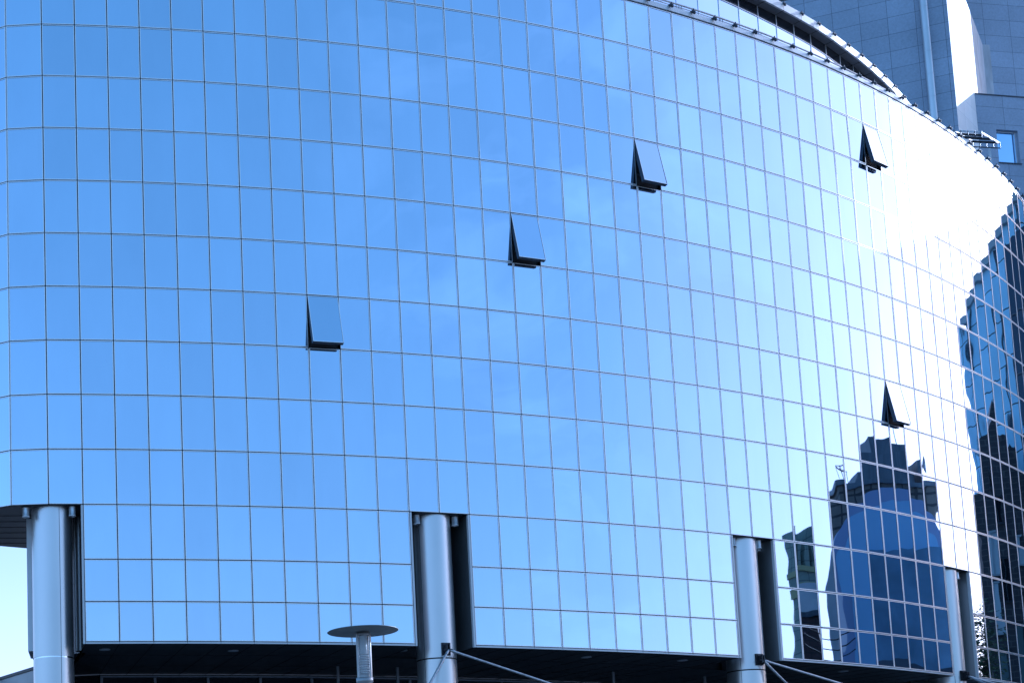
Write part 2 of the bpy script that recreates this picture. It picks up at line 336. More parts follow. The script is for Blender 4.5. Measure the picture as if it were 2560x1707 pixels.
# open windows
for (i, j), ang in OPEN.items():
    r_, p_ = MB(), MB(); P, (x0, x1, z0, z1), t, n, upv, nn = panel_geo(r_, p_, i, j, ang)
    # casement box behind the glass
    for xa, xb, za, zb in ((x0, x1, z0, z0+0.03), (x0, x1, z1-0.03, z1), (x0, x0+0.03, z0+0.03, z1-0.03), (x1-0.03, x1, z0+0.03, z1-0.03)):
        o_ = P(xa, za, -0.031); r_.box(o_, P(xb, za, -0.031)-o_, P(xa, zb, -0.031)-o_, -nn*0.045, 2)
    r_.poly([P(x0+.03, z0+.03, -0.033), P(x0+.03, z1-.03, -0.033), P(x1-.03, z1-.03, -0.033), P(x1-.03, z0+.03, -0.033)], 1)
    wo = tag(p_.build('open_window', WINGLASS if False else GLASS, B, loc=(V[i][0], V[i][1], ZR[j])), label='top hung window pane swung open')
    r_.build('window_sash', [ALU, GASKET, JAMB, JAMB], wo)
    o, t, n, l = frame(i); c_ = MB(); o = o+Vector((0, 0, ZR[j])); h = ZR[j+1]-ZR[j]; g2 = 0.012
    Q = lambda x, z, d: o+t*x+Vector((0, 0, z))+n*d
    a0, a1, b0, b1 = g2, l-g2, g2, h-g2
    for quad in ([Q(a0, b0, 0), Q(a0, b1, 0), Q(a0, b1, -.5), Q(a0, b0, -.5)], [Q(a1, b0, 0), Q(a1, b0, -.5), Q(a1, b1, -.5), Q(a1, b1, 0)],
                 [Q(a0, b0, 0), Q(a0, b0, -.5), Q(a1, b0, -.5), Q(a1, b0, 0)], [Q(a0, b1, 0), Q(a1, b1, 0), Q(a1, b1, -.5), Q(a0, b1, -.5)],
                 [Q(a0, b0, -.5), Q(a0, b1, -.5), Q(a1, b1, -.5), Q(a1, b0, -.5)]): c_.poly(quad, 0)
    for xa in (a0, a1-0.02): c_.box(Q(xa, b0, -0.10), t*0.02, Vector((0, 0, h-2*g2)), n*0.03, 1)
    for xa in (a0+0.03, a1-0.05): c_.box(Q(xa, b0, -0.20), t*0.02, Vector((0, 0, h-2*g2)), n*0.03, 1)
    c_.box(Q(a0+.02, b0, -0.10), t*(l-2*g2-.04), Vector((0, 0, .03)), n*0.03, 1)
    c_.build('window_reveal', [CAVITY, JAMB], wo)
    ar = MB()
    for xa in (x0+0.02, x1-0.02):
        ar.tube(Q(xa, 0.30, -0.06), P(xa, z0+0.14, -0.08), 0.007, n=6)
    ar.build('stay_arm', DARKMET, wo)

# ---- solid body, soffits, recess linings
def off(i, d): n = vn(i); return (V[i][0]-n.x*d, V[i][1]-n.y*d)
front = [off(i, 0.06) for i in range(IMIN, IMAX+1)]
back = [(40.0, 52.0), (24.0, 46.5), (12.0, 36.0), (4.0, 31.5), (-0.9, 27.6), (-1.38, 26.62), (-3.6, 25.7)]
mb = MB()
mb.prism(front+back, 6.40, 17.30, 0, top=1)
mb.build('building_core', [BODY, ROOF], B)
sfm = MB(); plan = [off(i, 0.0) for i in range(IMIN, 3)] + [(1.6, 26.4), (0.4, 27.0), (-0.9, 27.6), (-1.40, 26.60), (-3.6, 25.6)]
sfm.poly([(x, y, 6.352) for x, y in plan][::-1], 0)
for k in range(6):      # joint lines across the rounded soffit
    y = 24.0+0.42*k; sfm.box((-2.55+0.04*k, y, 6.350), (2.9, 0.12, 0), (0, 0.014, 0), (0, 0, -0.004), 1)
# trim under the rounded end
sfm.build('end_soffit', [SOFFIT, JOINT], B)
for a_, b_ in RECESS[1:]:
    s = MB(); s.poly([(*V[a_], 6.352)] + [(*V[k], 6.352) for k in range(a_+1, b_+1)] + [(*off(b_, 1.6), 6.352), (*off(a_, 1.6), 6.352)], 0)
    s.build('recess_soffit', SOFFIT, B)
for bi, (a_, b_) in enumerate(BLOCKS):
    s = MB(); DP = 1.45; base = 3.872
    pl = [off(i, 0.05) for i in range(a_, b_+1)] + [off(i, DP) for i in range(b_, a_-1, -1)]
    # inner block
    s.prism([off(i, 0.06) for i in range(a_, b_+1)] + [off(i, DP) for i in range(b_, a_-1, -1)], base+0.004, 6.35, 0)
    s.build('lower_block', BODY, B)
    tr = MB()       # aluminium trim along the foot and up both ends
    for i in range(a_, b_):
        o, t, n, l = frame(i); tr.box((o.x-n.x*.03+t.x*.003, o.y-n.y*.03+t.y*.003, base), t*(l-.006), n*0.033, (0, 0, 0.031))
    for k, sg in ((a_, -1), (b_, 1)):
        t = frame(k if sg < 0 else k-1)[1]; n = frame(k if sg < 0 else k-1)[2]; p = Vector((*V[k], base))
        tr.box(p+t*sg*0.004-n*0.05, t*sg*0.036, n*0.055, (0, 0, 6.345-base))
    tr.build('edge_trim', FASCIA, B)
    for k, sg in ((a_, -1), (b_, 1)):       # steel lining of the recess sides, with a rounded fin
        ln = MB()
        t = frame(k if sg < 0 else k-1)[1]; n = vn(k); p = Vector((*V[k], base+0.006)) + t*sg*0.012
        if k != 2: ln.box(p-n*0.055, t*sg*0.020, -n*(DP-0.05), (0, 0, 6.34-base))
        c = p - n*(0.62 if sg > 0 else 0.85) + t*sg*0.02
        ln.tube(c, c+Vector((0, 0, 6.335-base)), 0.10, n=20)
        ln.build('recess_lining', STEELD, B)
    # soffit panels with joints
    sf = MB(); fr = [off(i, 0.0) for i in range(a_, b_+1)]; bkp = [off(i, 6.0) for i in range(b_, a_-1, -1)]
    sf.poly([(x, y, base-0.001) for x, y in fr+bkp][::-1], 0)
    for i in range(a_, b_+1):
        p, q = off(i, 0.03), off(i, 6.0); d = Vector((q[0]-p[0], q[1]-p[1], 0)); t = Vector((-d.y, d.x, 0)).normalized()*0.012
        sf.box((p[0], p[1], base-0.006), d, t, (0, 0, 0.004), 1)
    for dd in (1.3, 2.6): 
        for i in range(a_, b_):
            p, q = off(i, dd), off(i+1, dd); d = Vector((q[0]-p[0], q[1]-p[1], 0)); t = Vector((-d.y, d.x, 0)).normalized()*0.01
            sf.box((p[0], p[1], base-0.0055), d, t, (0, 0, 0.003), 1)
    sf.build('lower_soffit', [SOFFIT, JOINT], B)
# recess backs and fill behind the blocks
s = MB(); fr = [off(i, 1.5) for i in range(2, 50)]; s.prism(fr+[off(i, 5.4) for i in range(49, 1, -1)], 3.876, 6.349, 0); s.build('inner_wall', BODY, B)
s = MB(); s.box((-1.305, 24.28, 3.91), (0.34, 0.02, 0), (-0.0, 0.9, 0), (0, 0, 2.44), 0); s.build('end_fin', EDGE, B)
s = MB(); s.box((-1.28, 24.30, 3.86), (0.36, 0.02, 0), (0.04, 0.9, 0), (0, 0, 0.046), 0)
s.faces([(-1.22, 24.33, 3.858), (-0.85, 24.33, 3.858), (-0.85, 24.8, 3.858), (-1.2, 24.8, 3.858), (-1.02, 24.36, 3.60), (-0.85, 24.36, 3.60), (-0.85, 24.8, 3.60), (-1.0, 24.8, 3.60)],
        [(0, 1, 5, 4), (1, 2, 6, 5), (2, 3, 7, 6), (3, 0, 4, 7), (4, 5, 6, 7), (3, 2, 1, 0)], 0)
s.build('fin_bracket', DARKMET, B)
# soffit below recesses
for a_, b_ in RECESS[1:4]:
    s = MB(); s.poly([(*off(k, 1.4), 3.868) for k in range(a_, b_+1)][::-1] + [(*off(a_, 6.0), 3.868), (*off(b_, 6.0), 3.868)], 0)
    s.build('rear_soffit', SOFFIT, B)
# dark undercroft end beside the first column
s = MB(); s.poly([(-0.8, 24.6, 3.868), (-0.8, 27.4, 3.868), (*off(2, 6.0), 3.868), (*off(2, 0.02), 3.868), (-0.25, 24.3, 3.868)], 0); s.build('rear_soffit', SOFFIT, B)
s = MB(); s.wall((-0.78, 24.7), (-0.78, 27.3), GZ, 3.86, 0); s.wall((-0.78, 27.3), off(3, 3.75), GZ, 3.86, 0); s.build('undercroft_wall', DARKGLASS, B)
# ground floor glazing, set well back
def goff(i): return off(i, 3.75)
s = MB(); m2 = MB()
for i in range(3, 50):
    p, q = goff(i), goff(i+1)
    s.wall(p, q, GZ, 3.86, 0)
s.build('ground_floor_glazing', DARKGLASS, B)
for i in range(3, 50, 2):
    p, q = goff(i), goff(min(i+2, 50)); n = vn(i); d = Vector((q[0]-p[0], q[1]-p[1], 0))
    o = Vector((p[0], p[1], 0))+n*0.03
    m2.box(o+Vector((0, 0, 3.80)), d, n*0.05, (0, 0, 0.03), 0)
    m2.box(o+Vector((0, 0, GZ)), d.normalized()*0.05, n*0.05, (0, 0, 3.79-GZ), 0)
m2.build('glazing_bar', mat('grey_bar', (0.24, 0.25, 0.28), 0.4, 0.4), B)

for u_, v_ in ((262, 1623), (583, 1626), (1466, 1642), (1706, 1650), (2108, 1677)):
    d_ = fwd + right*((u_-253.9)/3400) - up*((v_-1781.8)/3400); q = d_*(3.866/d_.z)
    s = MB(); s.lathe((q.x, q.y), [(0.0, 3.858), (0.075, 3.857), (0.10, 3.862), (0.10, 3.870)], 20); s.build('recessed_spotlight', mat('spot_ring', (0.32, 0.33, 0.35), 0.5, 0.2), B)
# ---- roof edge: coping, clips, rail
cpg = MB()
for i in range(IMIN, IMAX):
    o, t, n, l = frame(i)
    for za, zb, d0, d1 in ((17.345, 17.352, 0.0, 0.0), (17.36, TOP, 0.005, -0.035)):
        a_ = o+t*.004; b_ = o+t*(l-.004)
        if zb < 17.36: continue
        cpg.faces([(*(a_+n*d0).xy, za), (*(b_+n*d0).xy, za), (*(b_+n*d1).xy, zb), (*(a_+n*d1).xy, zb), (*(a_-n*.2).xy, za), (*(b_-n*.2).xy, za), (*(b_-n*.2).xy, zb), (*(a_-n*.2).xy, zb)],
                  [(0, 1, 2, 3), (3, 2, 6, 7), (5, 4, 7, 6), (1, 5, 6, 2), (4, 0, 3, 7), (4, 5, 1, 0)], 0)
cpg.build('roof_coping', FASCIA, B)
proto = None
for i in range(10, 52):
    n = vn(i); t = Vector((-n.y, n.x, 0))
    if proto is None:
        c = MB(); o = Vector((*V[i], TOP))
        c.box(o-t*.03-n*.05+Vector((0, 0, -.02)), t*.06, n*.08, (0, 0, .035)); c.tube(o+n*.01+t*.02, o+n*.01+t*.02+Vector((0, 0, .06)), .012, n=8)
        c.box(o-t*.02+n*.02+Vector((0, 0, -.075)), t*.04, n*.035, (0, 0, .06)); c.tube(o+n*.03-t*.03+Vector((0, 0, -.06)), o+n*.08-t*.03+Vector((0, 0, -.06)), .014, n=8)
        proto = c.build('roof_clip', CLIP, B, loc=(V[i][0], V[i][1], TOP)); pa = math.atan2(t.y, t.x)
    else:
        o = proto.copy(); C.objects.link(o); o.parent = B; o.location = W3((V[i][0], V[i][1], TOP))-B.location
        o.rotation_euler = (0, 0, math.atan2(t.y, t.x)-pa)
rl = MB()
rp = [off(i, 0.34) for i in range(12, 42)]
for a_, b_ in zip(rp[:-1], rp[1:]):
    rl.tube((*a_, 17.86), (*b_, 17.86), 0.018, n=8); rl.tube((*a_, 17.80), (*b_, 17.80), 0.010, n=6)
for k in range(0, len(rp), 2):
    for e in (0, 0.06): rl.tube((rp[k][0]+e, rp[k][1]+e*.5, 17.4), (rp[k][0]+e, rp[k][1]+e*.5, 17.85), 0.010, n=6)
rl.build('guard_rail', RODM, B)

# ---- set-back upper storey
FZ = 20.0
fp = [(16.47, 30.15), (17.09, 30.54), (17.71, 30.95), (18.32, 31.39), (18.92, 31.85), (19.5, 32.30), (20.07, 32.77), (20.63, 33.25)]
for k in range(24):
    d = Vector((fp[0][0]-fp[1][0], fp[0][1]-fp[1][1])); an = math.atan2(d.y, d.x)+R(-0.9); fp.insert(0, (fp[0][0]+.73*math.cos(an), fp[0][1]+.73*math.sin(an)))
for k in range(5):
    d = Vector((fp[-1][0]-fp[-2][0], fp[-1][1]-fp[-2][1])); an = math.atan2(d.y, d.x)+R(1.3); fp.append((fp[-1][0]+.72*math.cos(an), fp[-1][1]+.72*math.sin(an)))
def inn(k, d):
    a_, b_ = fp[max(k-1, 0)], fp[min(k+1, len(fp)-1)]; t = Vector((b_[0]-a_[0], b_[1]-a_[1])).normalized(); return (fp[k][0]-t.y*d, fp[k][1]+t.x*d)
SO = 0.22
fa = MB(); sf = MB(); wl = MB(); cl = MB(); mu = MB()
for k in range(len(fp)-1):
    p, q = fp[k], fp[k+1]; d = Vector((q[0]-p[0], q[1]-p[1], 0)); t = d.normalized(); n = Vector((t.y, -t.x, 0)); o = Vector((*p, 0))
    fa.box(o+Vector((0, 0, FZ-0.17))+t*.006, d-t*.012, -n*0.04, (0, 0, 0.19))
    sf.poly([(*p, FZ-.165), (*inn(k, 1.2), FZ-.165), (*inn(k+1, 1.2), FZ-.165), (*q, FZ-.165)], 0)
    sf.poly([(*p, FZ-.02), (*q, FZ-.02), (*inn(k+1, 6), FZ-.02), (*inn(k, 6), FZ-.02)], 2)
    pp = Vector((*p, 0)); qq = Vector((*inn(k, 1.2), 0)); sf.box((pp.x, pp.y, FZ-.170), qq-pp, t*0.012, (0, 0, 0.004), 1)
    a_, b_ = inn(k, SO), inn(k+1, SO)
    cl.wall(a_, b_, 19.56, FZ-.166, 0); wl.wall(a_, b_, 17.3, 19.55, 0)
    e = Vector((b_[0]-a_[0], b_[1]-a_[1], 0)); oa = Vector((*a_, 0))+n*.001
    mu.box(oa+Vector((0, 0, 17.3)), t*.018, n*0.012, (0, 0, FZ-.17-17.3)); mu.box(oa+Vector((0, 0, 19.545))+t*.02, e-t*.02, n*0.011, (0, 0, 0.016))
    mu.box(oa+Vector((0, 0, 18.9))+t*.02, e-t*.02, n*0.006, (0, 0, 0.006))
fa.build('roof_fascia', FASCIA, B); sf.build('eaves_soffit', [noisy(mat('eaves_panel', (0.13, 0.135, 0.15), 0.5), 1.5, 0.1), JOINT, ROOF], B)  # eaves panel is a lighter soffit copy, bounce light put into its colour
cl.build('eaves_reflection_strip', DARKGLASS, B); wl.build('upper_wall_panel', GLASS, B); mu.build('upper_mullion', ALU, B)  # dark strip under the eaves is a painted reflection of the soffit
for k in range(1, len(fp)-2):
    o = proto.copy(); C.objects.link(o); o.parent = B; o.location = W3((*fp[k], FZ))-B.location
    a_, b_ = fp[k-1], fp[k+1]; o.rotation_euler = (0, 0, math.atan2(b_[1]-a_[1], b_[0]-a_[0])-pa)

# ---------------------------------------------------------------- steel columns with bracket and stay rods
COLS = [(1, 'leftmost tall round steel column, under the rounded end of the glass building', None),
        (13, 'tall round steel column in the second recess, just right of the street lamp', [((1075, 1707), 24.0), ((1374, 1707), 25.0)]),
        (25, 'round steel column in the third recess from the left with a bracket and two rods', [((1966, 1707), 26.9), ((2099, 1707), 27.3)]),
        (37, 'rightmost and narrowest looking round steel column in the fourth recess', [((2474, 1712), 29.8), ((2520, 1716), 30.3)])]
def ray_pt(u, v, y):
    d = fwd + right*((u-1280+1026.1)/3400) - up*((v-853.5-928.3)/3400); return d*(y/d.y)
for i, lab, rods in COLS:
    n = vn(i); t = Vector((-n.y, n.x, 0)); c = Vector((*V[i], 0))-n*(0.44 if i == 1 else 0.41)+t*(0.036 if i == 1 else 0.02)
    e = empty('steel_column', (c.x, c.y, GZ), lab, 'column', 'steel columns under the glass building')
    s = MB(); s.lathe((c.x, c.y), [(0.36, GZ), (0.36, 3.66)], 48); s.build('lower_shaft', STEEL, e)
    s = MB(); s.lathe((c.x, c.y), [(0.354, 3.66), (0.354, 3.685)], 48); s.build('joint_ring', mat('polished_ring', (0.75, 0.77, 0.8), 0.08, 1.0) if i == 1 else GASKET, e)
    s = MB(); s.lathe((c.x, c.y), [(0.36, 3.685), (0.36, 6.36)], 48); s.build('upper_shaft', STEEL, e)
    vc = Vector((-c.x, -c.y, 0)).normalized(); sx = Vector((-vc.y, vc.x, 0)); ang = {1: 0.38, 13: -0.62, 25: -0.25, 37: 0.4}[i]
    s = MB()   # vertical seam
    rdir = vc*math.cos(ang) + Vector((vc.y, -vc.x, 0))*math.sin(-ang)
    q = c+rdir*0.3595; s.box(q-Vector((-rdir.y, rdir.x, 0))*.004+Vector((0, 0, GZ)), Vector((-rdir.y, rdir.x, 0))*.008, rdir*.003, (0, 0, 6.35-GZ)); s.build('seam', JAMB, e)
    if rods:
        tgt = ray_pt({13: 1113, 25: 1896, 37: 2408}[i], {13: 1622, 25: 1648, 37: 1688}[i], c.y-0.33)
        dr = Vector((tgt.x-c.x, tgt.y-c.y, 0)).normalized(); sd_ = Vector((-dr.y, dr.x, 0)); bz = tgt.z
        pl = MB(); o = c+dr*0.35; pl.box(o-sd_*.085+Vector((0, 0, bz-.115)), sd_*.17, dr*.035, (0, 0, .23))
        for a_ in (-1, 1):
            for b_ in (-1, 1): pl.tube(o+dr*.03+sd_*.06*a_+Vector((0, 0, bz+.085*b_)), o+dr*.06+sd_*.06*a_+Vector((0, 0, bz+.085*b_)), .014, n=8)
        pl.box(o+sd_*.0+dr*.03+Vector((0, 0, bz-.10)), sd_*.018, dr*.12, (0, 0, .17)); pl.box(o-sd_*.05+dr*.03+Vector((0, 0, bz-.08)), sd_*.018, dr*.12, (0, 0, .15))
        pl.tube(o+dr*.12-sd_*.08+Vector((0, 0, bz-.03)), o+dr*.12+sd_*.07+Vector((0, 0, bz-.03)), .022, n=10)
        plo = pl.build('bracket_plate', DARKMET, e)
        for (uv_, y) in rods:
            a_ = o+dr*.12+Vector((0, 0, bz-.03)); b_ = ray_pt(*uv_, y); b_ = a_+(b_-a_)*2.2
            rd = MB(); d_ = (b_-a_).normalized(); rd.tube(a_, a_+d_*.12, .022, .030, n=12); rd.tube(a_+d_*.12, b_, .022, n=12)
            k = d_.orthogonal().normalized()
            for m in (0.30, 0.42, 0.55): rd.tube(a_+d_*m-k*.035, a_+d_*m+k*.035, .008, n=6)
            rd.build('stay_rod', RODM, e)

# ---------------------------------------------------------------- cylinder downlights
LIGHTS = [(1, -.41, .16, 'steel downlight left of the leftmost column'), (1, .41, .16, 'steel downlight right of the leftmost column'),
          (13, -.38, .18, 'steel downlight left of the column by the street lamp'), (13, .40, .18, 'steel downlight right of the column by the street lamp'),
          (25, -.36, .18, 'half hidden steel downlight left of the third column'), (25, .32, .16, 'steel downlight just right of the third column'), (25, .52, .34, 'shadowed rear downlight at the right edge of the third recess'),
          (37, .30, .16, 'steel downlight right of the rightmost column'), (37, .48, .40, 'shadowed rear downlight at the right edge of the fourth recess')]
dp = None
for i, a_, b_, lab in LIGHTS:
    n = vn(i); t = Vector((-n.y, n.x, 0)); p = Vector((*V[i], 6.352))+t*a_-n*b_
    if dp is None:
        e = empty('downlight', p, lab, 'light', 'cylinder downlights beside the steel columns'); dp = e
        s = MB(); s.lathe(p.xy, [(.060, 6.352), (.060, 6.19), (.066, 6.185), (.066, 6.172), (.056, 6.172), (.052, 6.20), (0.0, 6.205)], 24); s.build('housing', ALU, e)
        s = MB(); s.lathe(p.xy, [(.030, 6.352), (.030, 6.34), (0.09, 6.338), (.09, 6.352)], 24); s.build('ceiling_plate', DARKMET, e)
    else:
        e = dp.copy(); C.objects.link(e); e.location = W3(p); e['label'] = lab
        for ch in list(dp.children): c2 = ch.copy(); C.objects.link(c2); c2.parent = e

# ---------------------------------------------------------------- slender posts below the soffit
SP = [(845, 1640, 26.6), (994, 1638, 26.9), (1533, 1655, 28.2), (1761, 1665, 29.2)]
pp0 = None
labs = ['slim dark post just left of the street lamp', 'slim dark post between street lamp and second column', 'slim post in the middle of the dark undercroft', 'slim post left of the third column']
for (u, v, y), lab in zip(SP, labs):
    p = ray_pt(u, 1690, y)
    if pp0 is None:
        s = MB(); s.tube((p.x, p.y, GZ), (p.x, p.y, 3.86), 0.032, n=16); pp0 = s.build('slim_post', mat('post_grey', (0.20, 0.21, 0.23), 0.4, 0.4), None, loc=(p.x, p.y, GZ)); o = pp0
    else:
        o = pp0.copy(); C.objects.link(o); o.location = W3((p.x, p.y, GZ))
    tag(o, lab, 'post', 'slim posts in the undercroft')

# ---------------------------------------------------------------- street lamp
lp = ray_pt(912, 1577, 13.0)
e = empty('street_lamp', (lp.x, lp.y, GZ), 'street lamp with flat round disc hood over a clear cylinder, before the glass wall', 'street lamp')
lx, ly, lz = lp.x-.02, lp.y, lp.z
s = MB(); s.lathe((lx, ly), [(0.0, lz+.035), (.12, lz+.030), (.26, lz+.014), (.335, lz+.004), (.341, lz), (.335, lz-.005), (.09, lz-.010), (0, lz-.011)], 64); s.build('disc_hood', DISCM, e)
s = MB(); s.lathe((lx, ly), [(.030, lz-.011), (.056, lz-.012), (.070, lz-.03), (.070, lz-.045), (.03, lz-.05)], 32); s.build('collar', LAMPM, e)
s = MB(); s.lathe((lx, ly), [(.055, lz-.46), (.055, lz-.05)], 32); s.build('glass_cylinder', CLEAR, e)
for k in range(3):
    an = R(-90+55+k*120); q = Vector((lx+.066*math.cos(an), ly+.066*math.sin(an), lz-.50)); tt = Vector((-math.sin(an), math.cos(an), 0))
    s = MB(); s.box(q-tt*.012, tt*.024, Vector((math.cos(an), math.sin(an), 0))*.010, (0, 0, .47)); s.build('support_bar', LAMPM, e)
s = MB(); s.lathe((lx, ly), [(.0, lz-.05), (.026, lz-.05), (.026, lz-.22), (.018, lz-.225)], 20)
for k in range(8):
    z = lz-.235-.024*k; s.lathe((lx, ly), [(.014, z), (.034, z-.004), (.036, z-.010), (.014, z-.013)], 24)
s.build('louvre_core', WHITE, e)
s = MB(); s.lathe((lx, ly), [(0, lz-.455), (.080, lz-.455), (.080, lz-.50), (.058, lz-.52), (.060, GZ+.3), (.09, GZ+.28), (.09, GZ)], 32); s.build('pole', LAMPM, e)

# ---------------------------------------------------------------- granite tower behind
E1 = (31.027, 46.0); E2 = (32.712, 47.454); E3 = (35.201, 50.338); W1L = (26.05, 48.11)
TZ = 40.0
e = empty('granite_tower', (33, 52, GZ), 'grey granite clad tower block with sunlit pale flank behind the glass building', 'building')
LZ = 27.76
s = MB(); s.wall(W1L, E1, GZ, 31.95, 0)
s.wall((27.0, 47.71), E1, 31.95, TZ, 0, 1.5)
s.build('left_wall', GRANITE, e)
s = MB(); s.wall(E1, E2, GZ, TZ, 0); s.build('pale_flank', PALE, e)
s = MB(); s.wall(E2, E3, LZ, 31.5, 0); s.poly([(*E2, 31.5), (*E3, 31.5), (34.9, 50.6, 31.5), (32.4, 47.7, 31.5)], 0)
s.box((35.201, 50.338, LZ), (-0.02, -.02, 0), (0.3, 0.04, 0), (0, 0, 31.5-LZ)); s.build('set_back_flank', noisy(mat('weathered_render', (0.50, 0.51, 0.54), 0.7), 2.2, 0.22, stretch=(1, 1, 0.3)), e)
d8 = Vector((math.cos(R(8.9)), math.sin(R(8.9)), 0)); n8 = Vector((d8.y, -d8.x, 0)); e2 = Vector((*E2, 0))
# front wall with a window opening
wx0, wx1, wz0, wz1 = 0.755, 1.655, 25.15, 26.44
def fpnt(x): return (E2[0]+d8.x*x, E2[1]+d8.y*x)
s = MB()
s.wall(fpnt(0), fpnt(wx0), GZ, LZ, 0, 0); s.wall(fpnt(wx0), fpnt(wx1), GZ, wz0, 0, wx0*S); s.wall(fpnt(wx0), fpnt(wx1), wz1, LZ, 0, wx0*S); s.wall(fpnt(wx1), fpnt(4.2), GZ, LZ, 0, wx1*S)
Q = lambda x, z, d: e2+d8*x+n8*d+Vector((0, 0, z)); dp_ = -0.16
for quad in ([Q(wx0, wz0, 0), Q(wx0, wz1, 0), Q(wx0, wz1, dp_), Q(wx0, wz0, dp_)], [Q(wx1, wz0, 0), Q(wx1, wz0, dp_), Q(wx1, wz1, dp_), Q(wx1, wz1, 0)], [Q(wx0, wz1, 0), Q(wx1, wz1, 0), Q(wx1, wz1, dp_), Q(wx0, wz1, dp_)]): s.poly(quad, 0, False, [(0.1, .2), (.2, .2), (.2, .3), (.1, .3)])
s.build('front_wall', GRANITE2, e)
s = MB(); F_ = 0.05
for a_, b_, c_, d_ in ((wx0, wx1, wz0, wz0+F_), (wx0, wx1, wz1-F_, wz1), (wx0, wx0+F_, wz0+F_, wz1-F_), (wx1-F_, wx1, wz0+F_, wz1-F_)):
    s.box(Q(a_, c_, dp_), d8*(b_-a_), n8*0.05, (0, 0, d_-c_))
wf = s.build('window', ALU, e)
s = MB(); s.poly([Q(wx0+F_, wz0+F_, dp_+.02), Q(wx1-F_, wz0+F_, dp_+.02), Q(wx1-F_, wz1-F_, dp_+.02), Q(wx0+F_, wz1-F_, dp_+.02)]); s.build('pane', WINGLASS, wf)
s = MB(); s.box(Q(wx0-.03, wz0-.03, dp_), d8*(wx1-wx0+.06), n8*0.20, (0, 0, .03)); s.build('sill', JAMB, wf)
s = MB(); s.box(Q(0.0, LZ, -0.10), d8*4.2, n8*0.13, (0, 0, 0.035)); s.box(Q(0.0, LZ-.5, -3.5), d8*4.2, n8*3.4, (0, 0, 0.49), 1); s.build('ledge', [JAMB, ROOF], e)
e3 = Vector((*E3, 0)); d7 = Vector((math.cos(R(7.7)), math.sin(R(7.7)), 0))
s = MB(); a_ = (E3[0]-d7.x*1, E3[1]-d7.y*1); b_ = (E3[0]+d7.x*3.0, E3[1]+d7.y*3.0); s.wall(a_, b_, GZ, TZ, 0); s.build('rear_wall', GRANITE2, e)
s = MB(); s.prism([(26.3, 48.3), (31.0, 46.3), (32.2, 47.6), (32.0, 51), (26.3, 54)], GZ, 31.9, 0); s.prism([(27.2, 47.95), (31.0, 46.3), (32.2, 47.6), (32.0, 51), (27.2, 54)], 31.91, TZ-.05, 0); s.build('tower_core', BODY, e)
# round duct on the left wall
s = MB(); dpx = Vector((30.33, 46.29, 0)) + Vector((-.39, -.92, 0))*0.17
s.tube((dpx.x, dpx.y, 18), (dpx.x, dpx.y, TZ), 0.125, n=28)
for k in range(26):
    z = 18.3+.86*k; s.tube((dpx.x, dpx.y, z), (dpx.x, dpx.y, z+.03), 0.131, n=28)
s.build('ventilation_duct', PIPEM, e)

# ---------------------------------------------------------------- roof access platform
e = empty('roof_platform', (23.95, 34.6, 17.30), 'small steel maintenance platform with rails above the glass roof edge', 'platform')
p0 = Vector((23.78, 34.35, 18.83)); ax = Vector((-1.15, 0.55, 0.0)); ay = Vector((0.62, 0.78, 0)); 
Bp = ray_pt(2453.3, 328.8, 34.5); Cp = ray_pt(2499.6, 356.1, 34.5); 
zt = Bp.z
Cp = ray_pt(2499.6, 356.1, 34.5*zt/Cp.z)    # same height, so farther away
ex = (Cp-Bp); lu = Vector((-0.80, -0.10, 0))
s = MB(); s.box(Bp, ex, Vector((0, 0, -.04)), lu.normalized()*.03); s.box(Bp, lu, Vector((0, 0, -.04)), ex.normalized()*.03); s.box(Cp, lu, Vector((0, 0, -.04)), -ex.normalized()*.03); s.box(Bp+lu, ex, Vector((0, 0, -.04)), -lu.normalized()*.03)
for k in (0, 1, 2): s.box(Bp+ex*(k+.35)/3+Vector((0, 0, -.045)), lu, Vector((0, 0, -.02)), ex.normalized()*.17, 1)
s.build('deck_frame', [RODM, DARKMET], e)
for o_ in (Bp, Cp):
    s = MB(); dn = Vector((0, 0, -.17)); s.tube(o_+dn, o_+lu+dn, .016, n=8)
    for k in range(5): q = o_+lu*k/4; s.tube(q, q+dn, .010, n=6)
    s.build('hanging_rail', JAMB, e)
s = MB(); m_ = Cp+lu*.42; s.box((m_.x, m_.y, 17.3), (.05, 0, 0), (0, .05, 0), (0, 0, zt-.17-17.3)); s.build('post', RODM, e)

# ---------------------------------------------------------------- low canopy roof at the lower left
e = empty('canopy_building', (-2.6, 31, GZ), 'low building with a sloping grey roof edge behind the leftmost column', 'building')
A_ = ray_pt(-120, 1722, 30.5); B_ = ray_pt(0, 1691, 29.5); D_ = ray_pt(100, 1660, 27.6)
s = MB(); bk_ = Vector((-1.2, 6, 0.0))
pts = []
for P_ in (A_, B_, D_): pts += [P_, P_+Vector((0, 0, -.06)), P_+bk_+Vector((0, 0, -.06)), P_+bk_]
s.faces(pts, [(0, 1, 5, 4), (4, 5, 9, 8), (3, 0, 4, 7), (7, 4, 8, 11), (1, 2, 6, 5), (5, 6, 10, 9), (0, 3, 2, 1), (8, 9, 10, 11), (2, 3, 7, 6), (6, 7, 11, 10)], 0); s.build('roof_edge', DARKMET, e)
s = MB()
for P_, Q_ in ((A_, B_), (B_, D_)):
    i_ = Vector((.02, .03, 0)); s.faces([(P_+i_)[:2]+(GZ,), (Q_+i_)[:2]+(GZ,), Q_+i_-Vector((0, 0, .061)), P_+i_-Vector((0, 0, .061))], [(0, 1, 2, 3)], 0)
s.build('wall', noisy(mat('grey_cladding', (0.30, 0.31, 0.33), 0.4, 0.5), 1.2, 0.15), e)

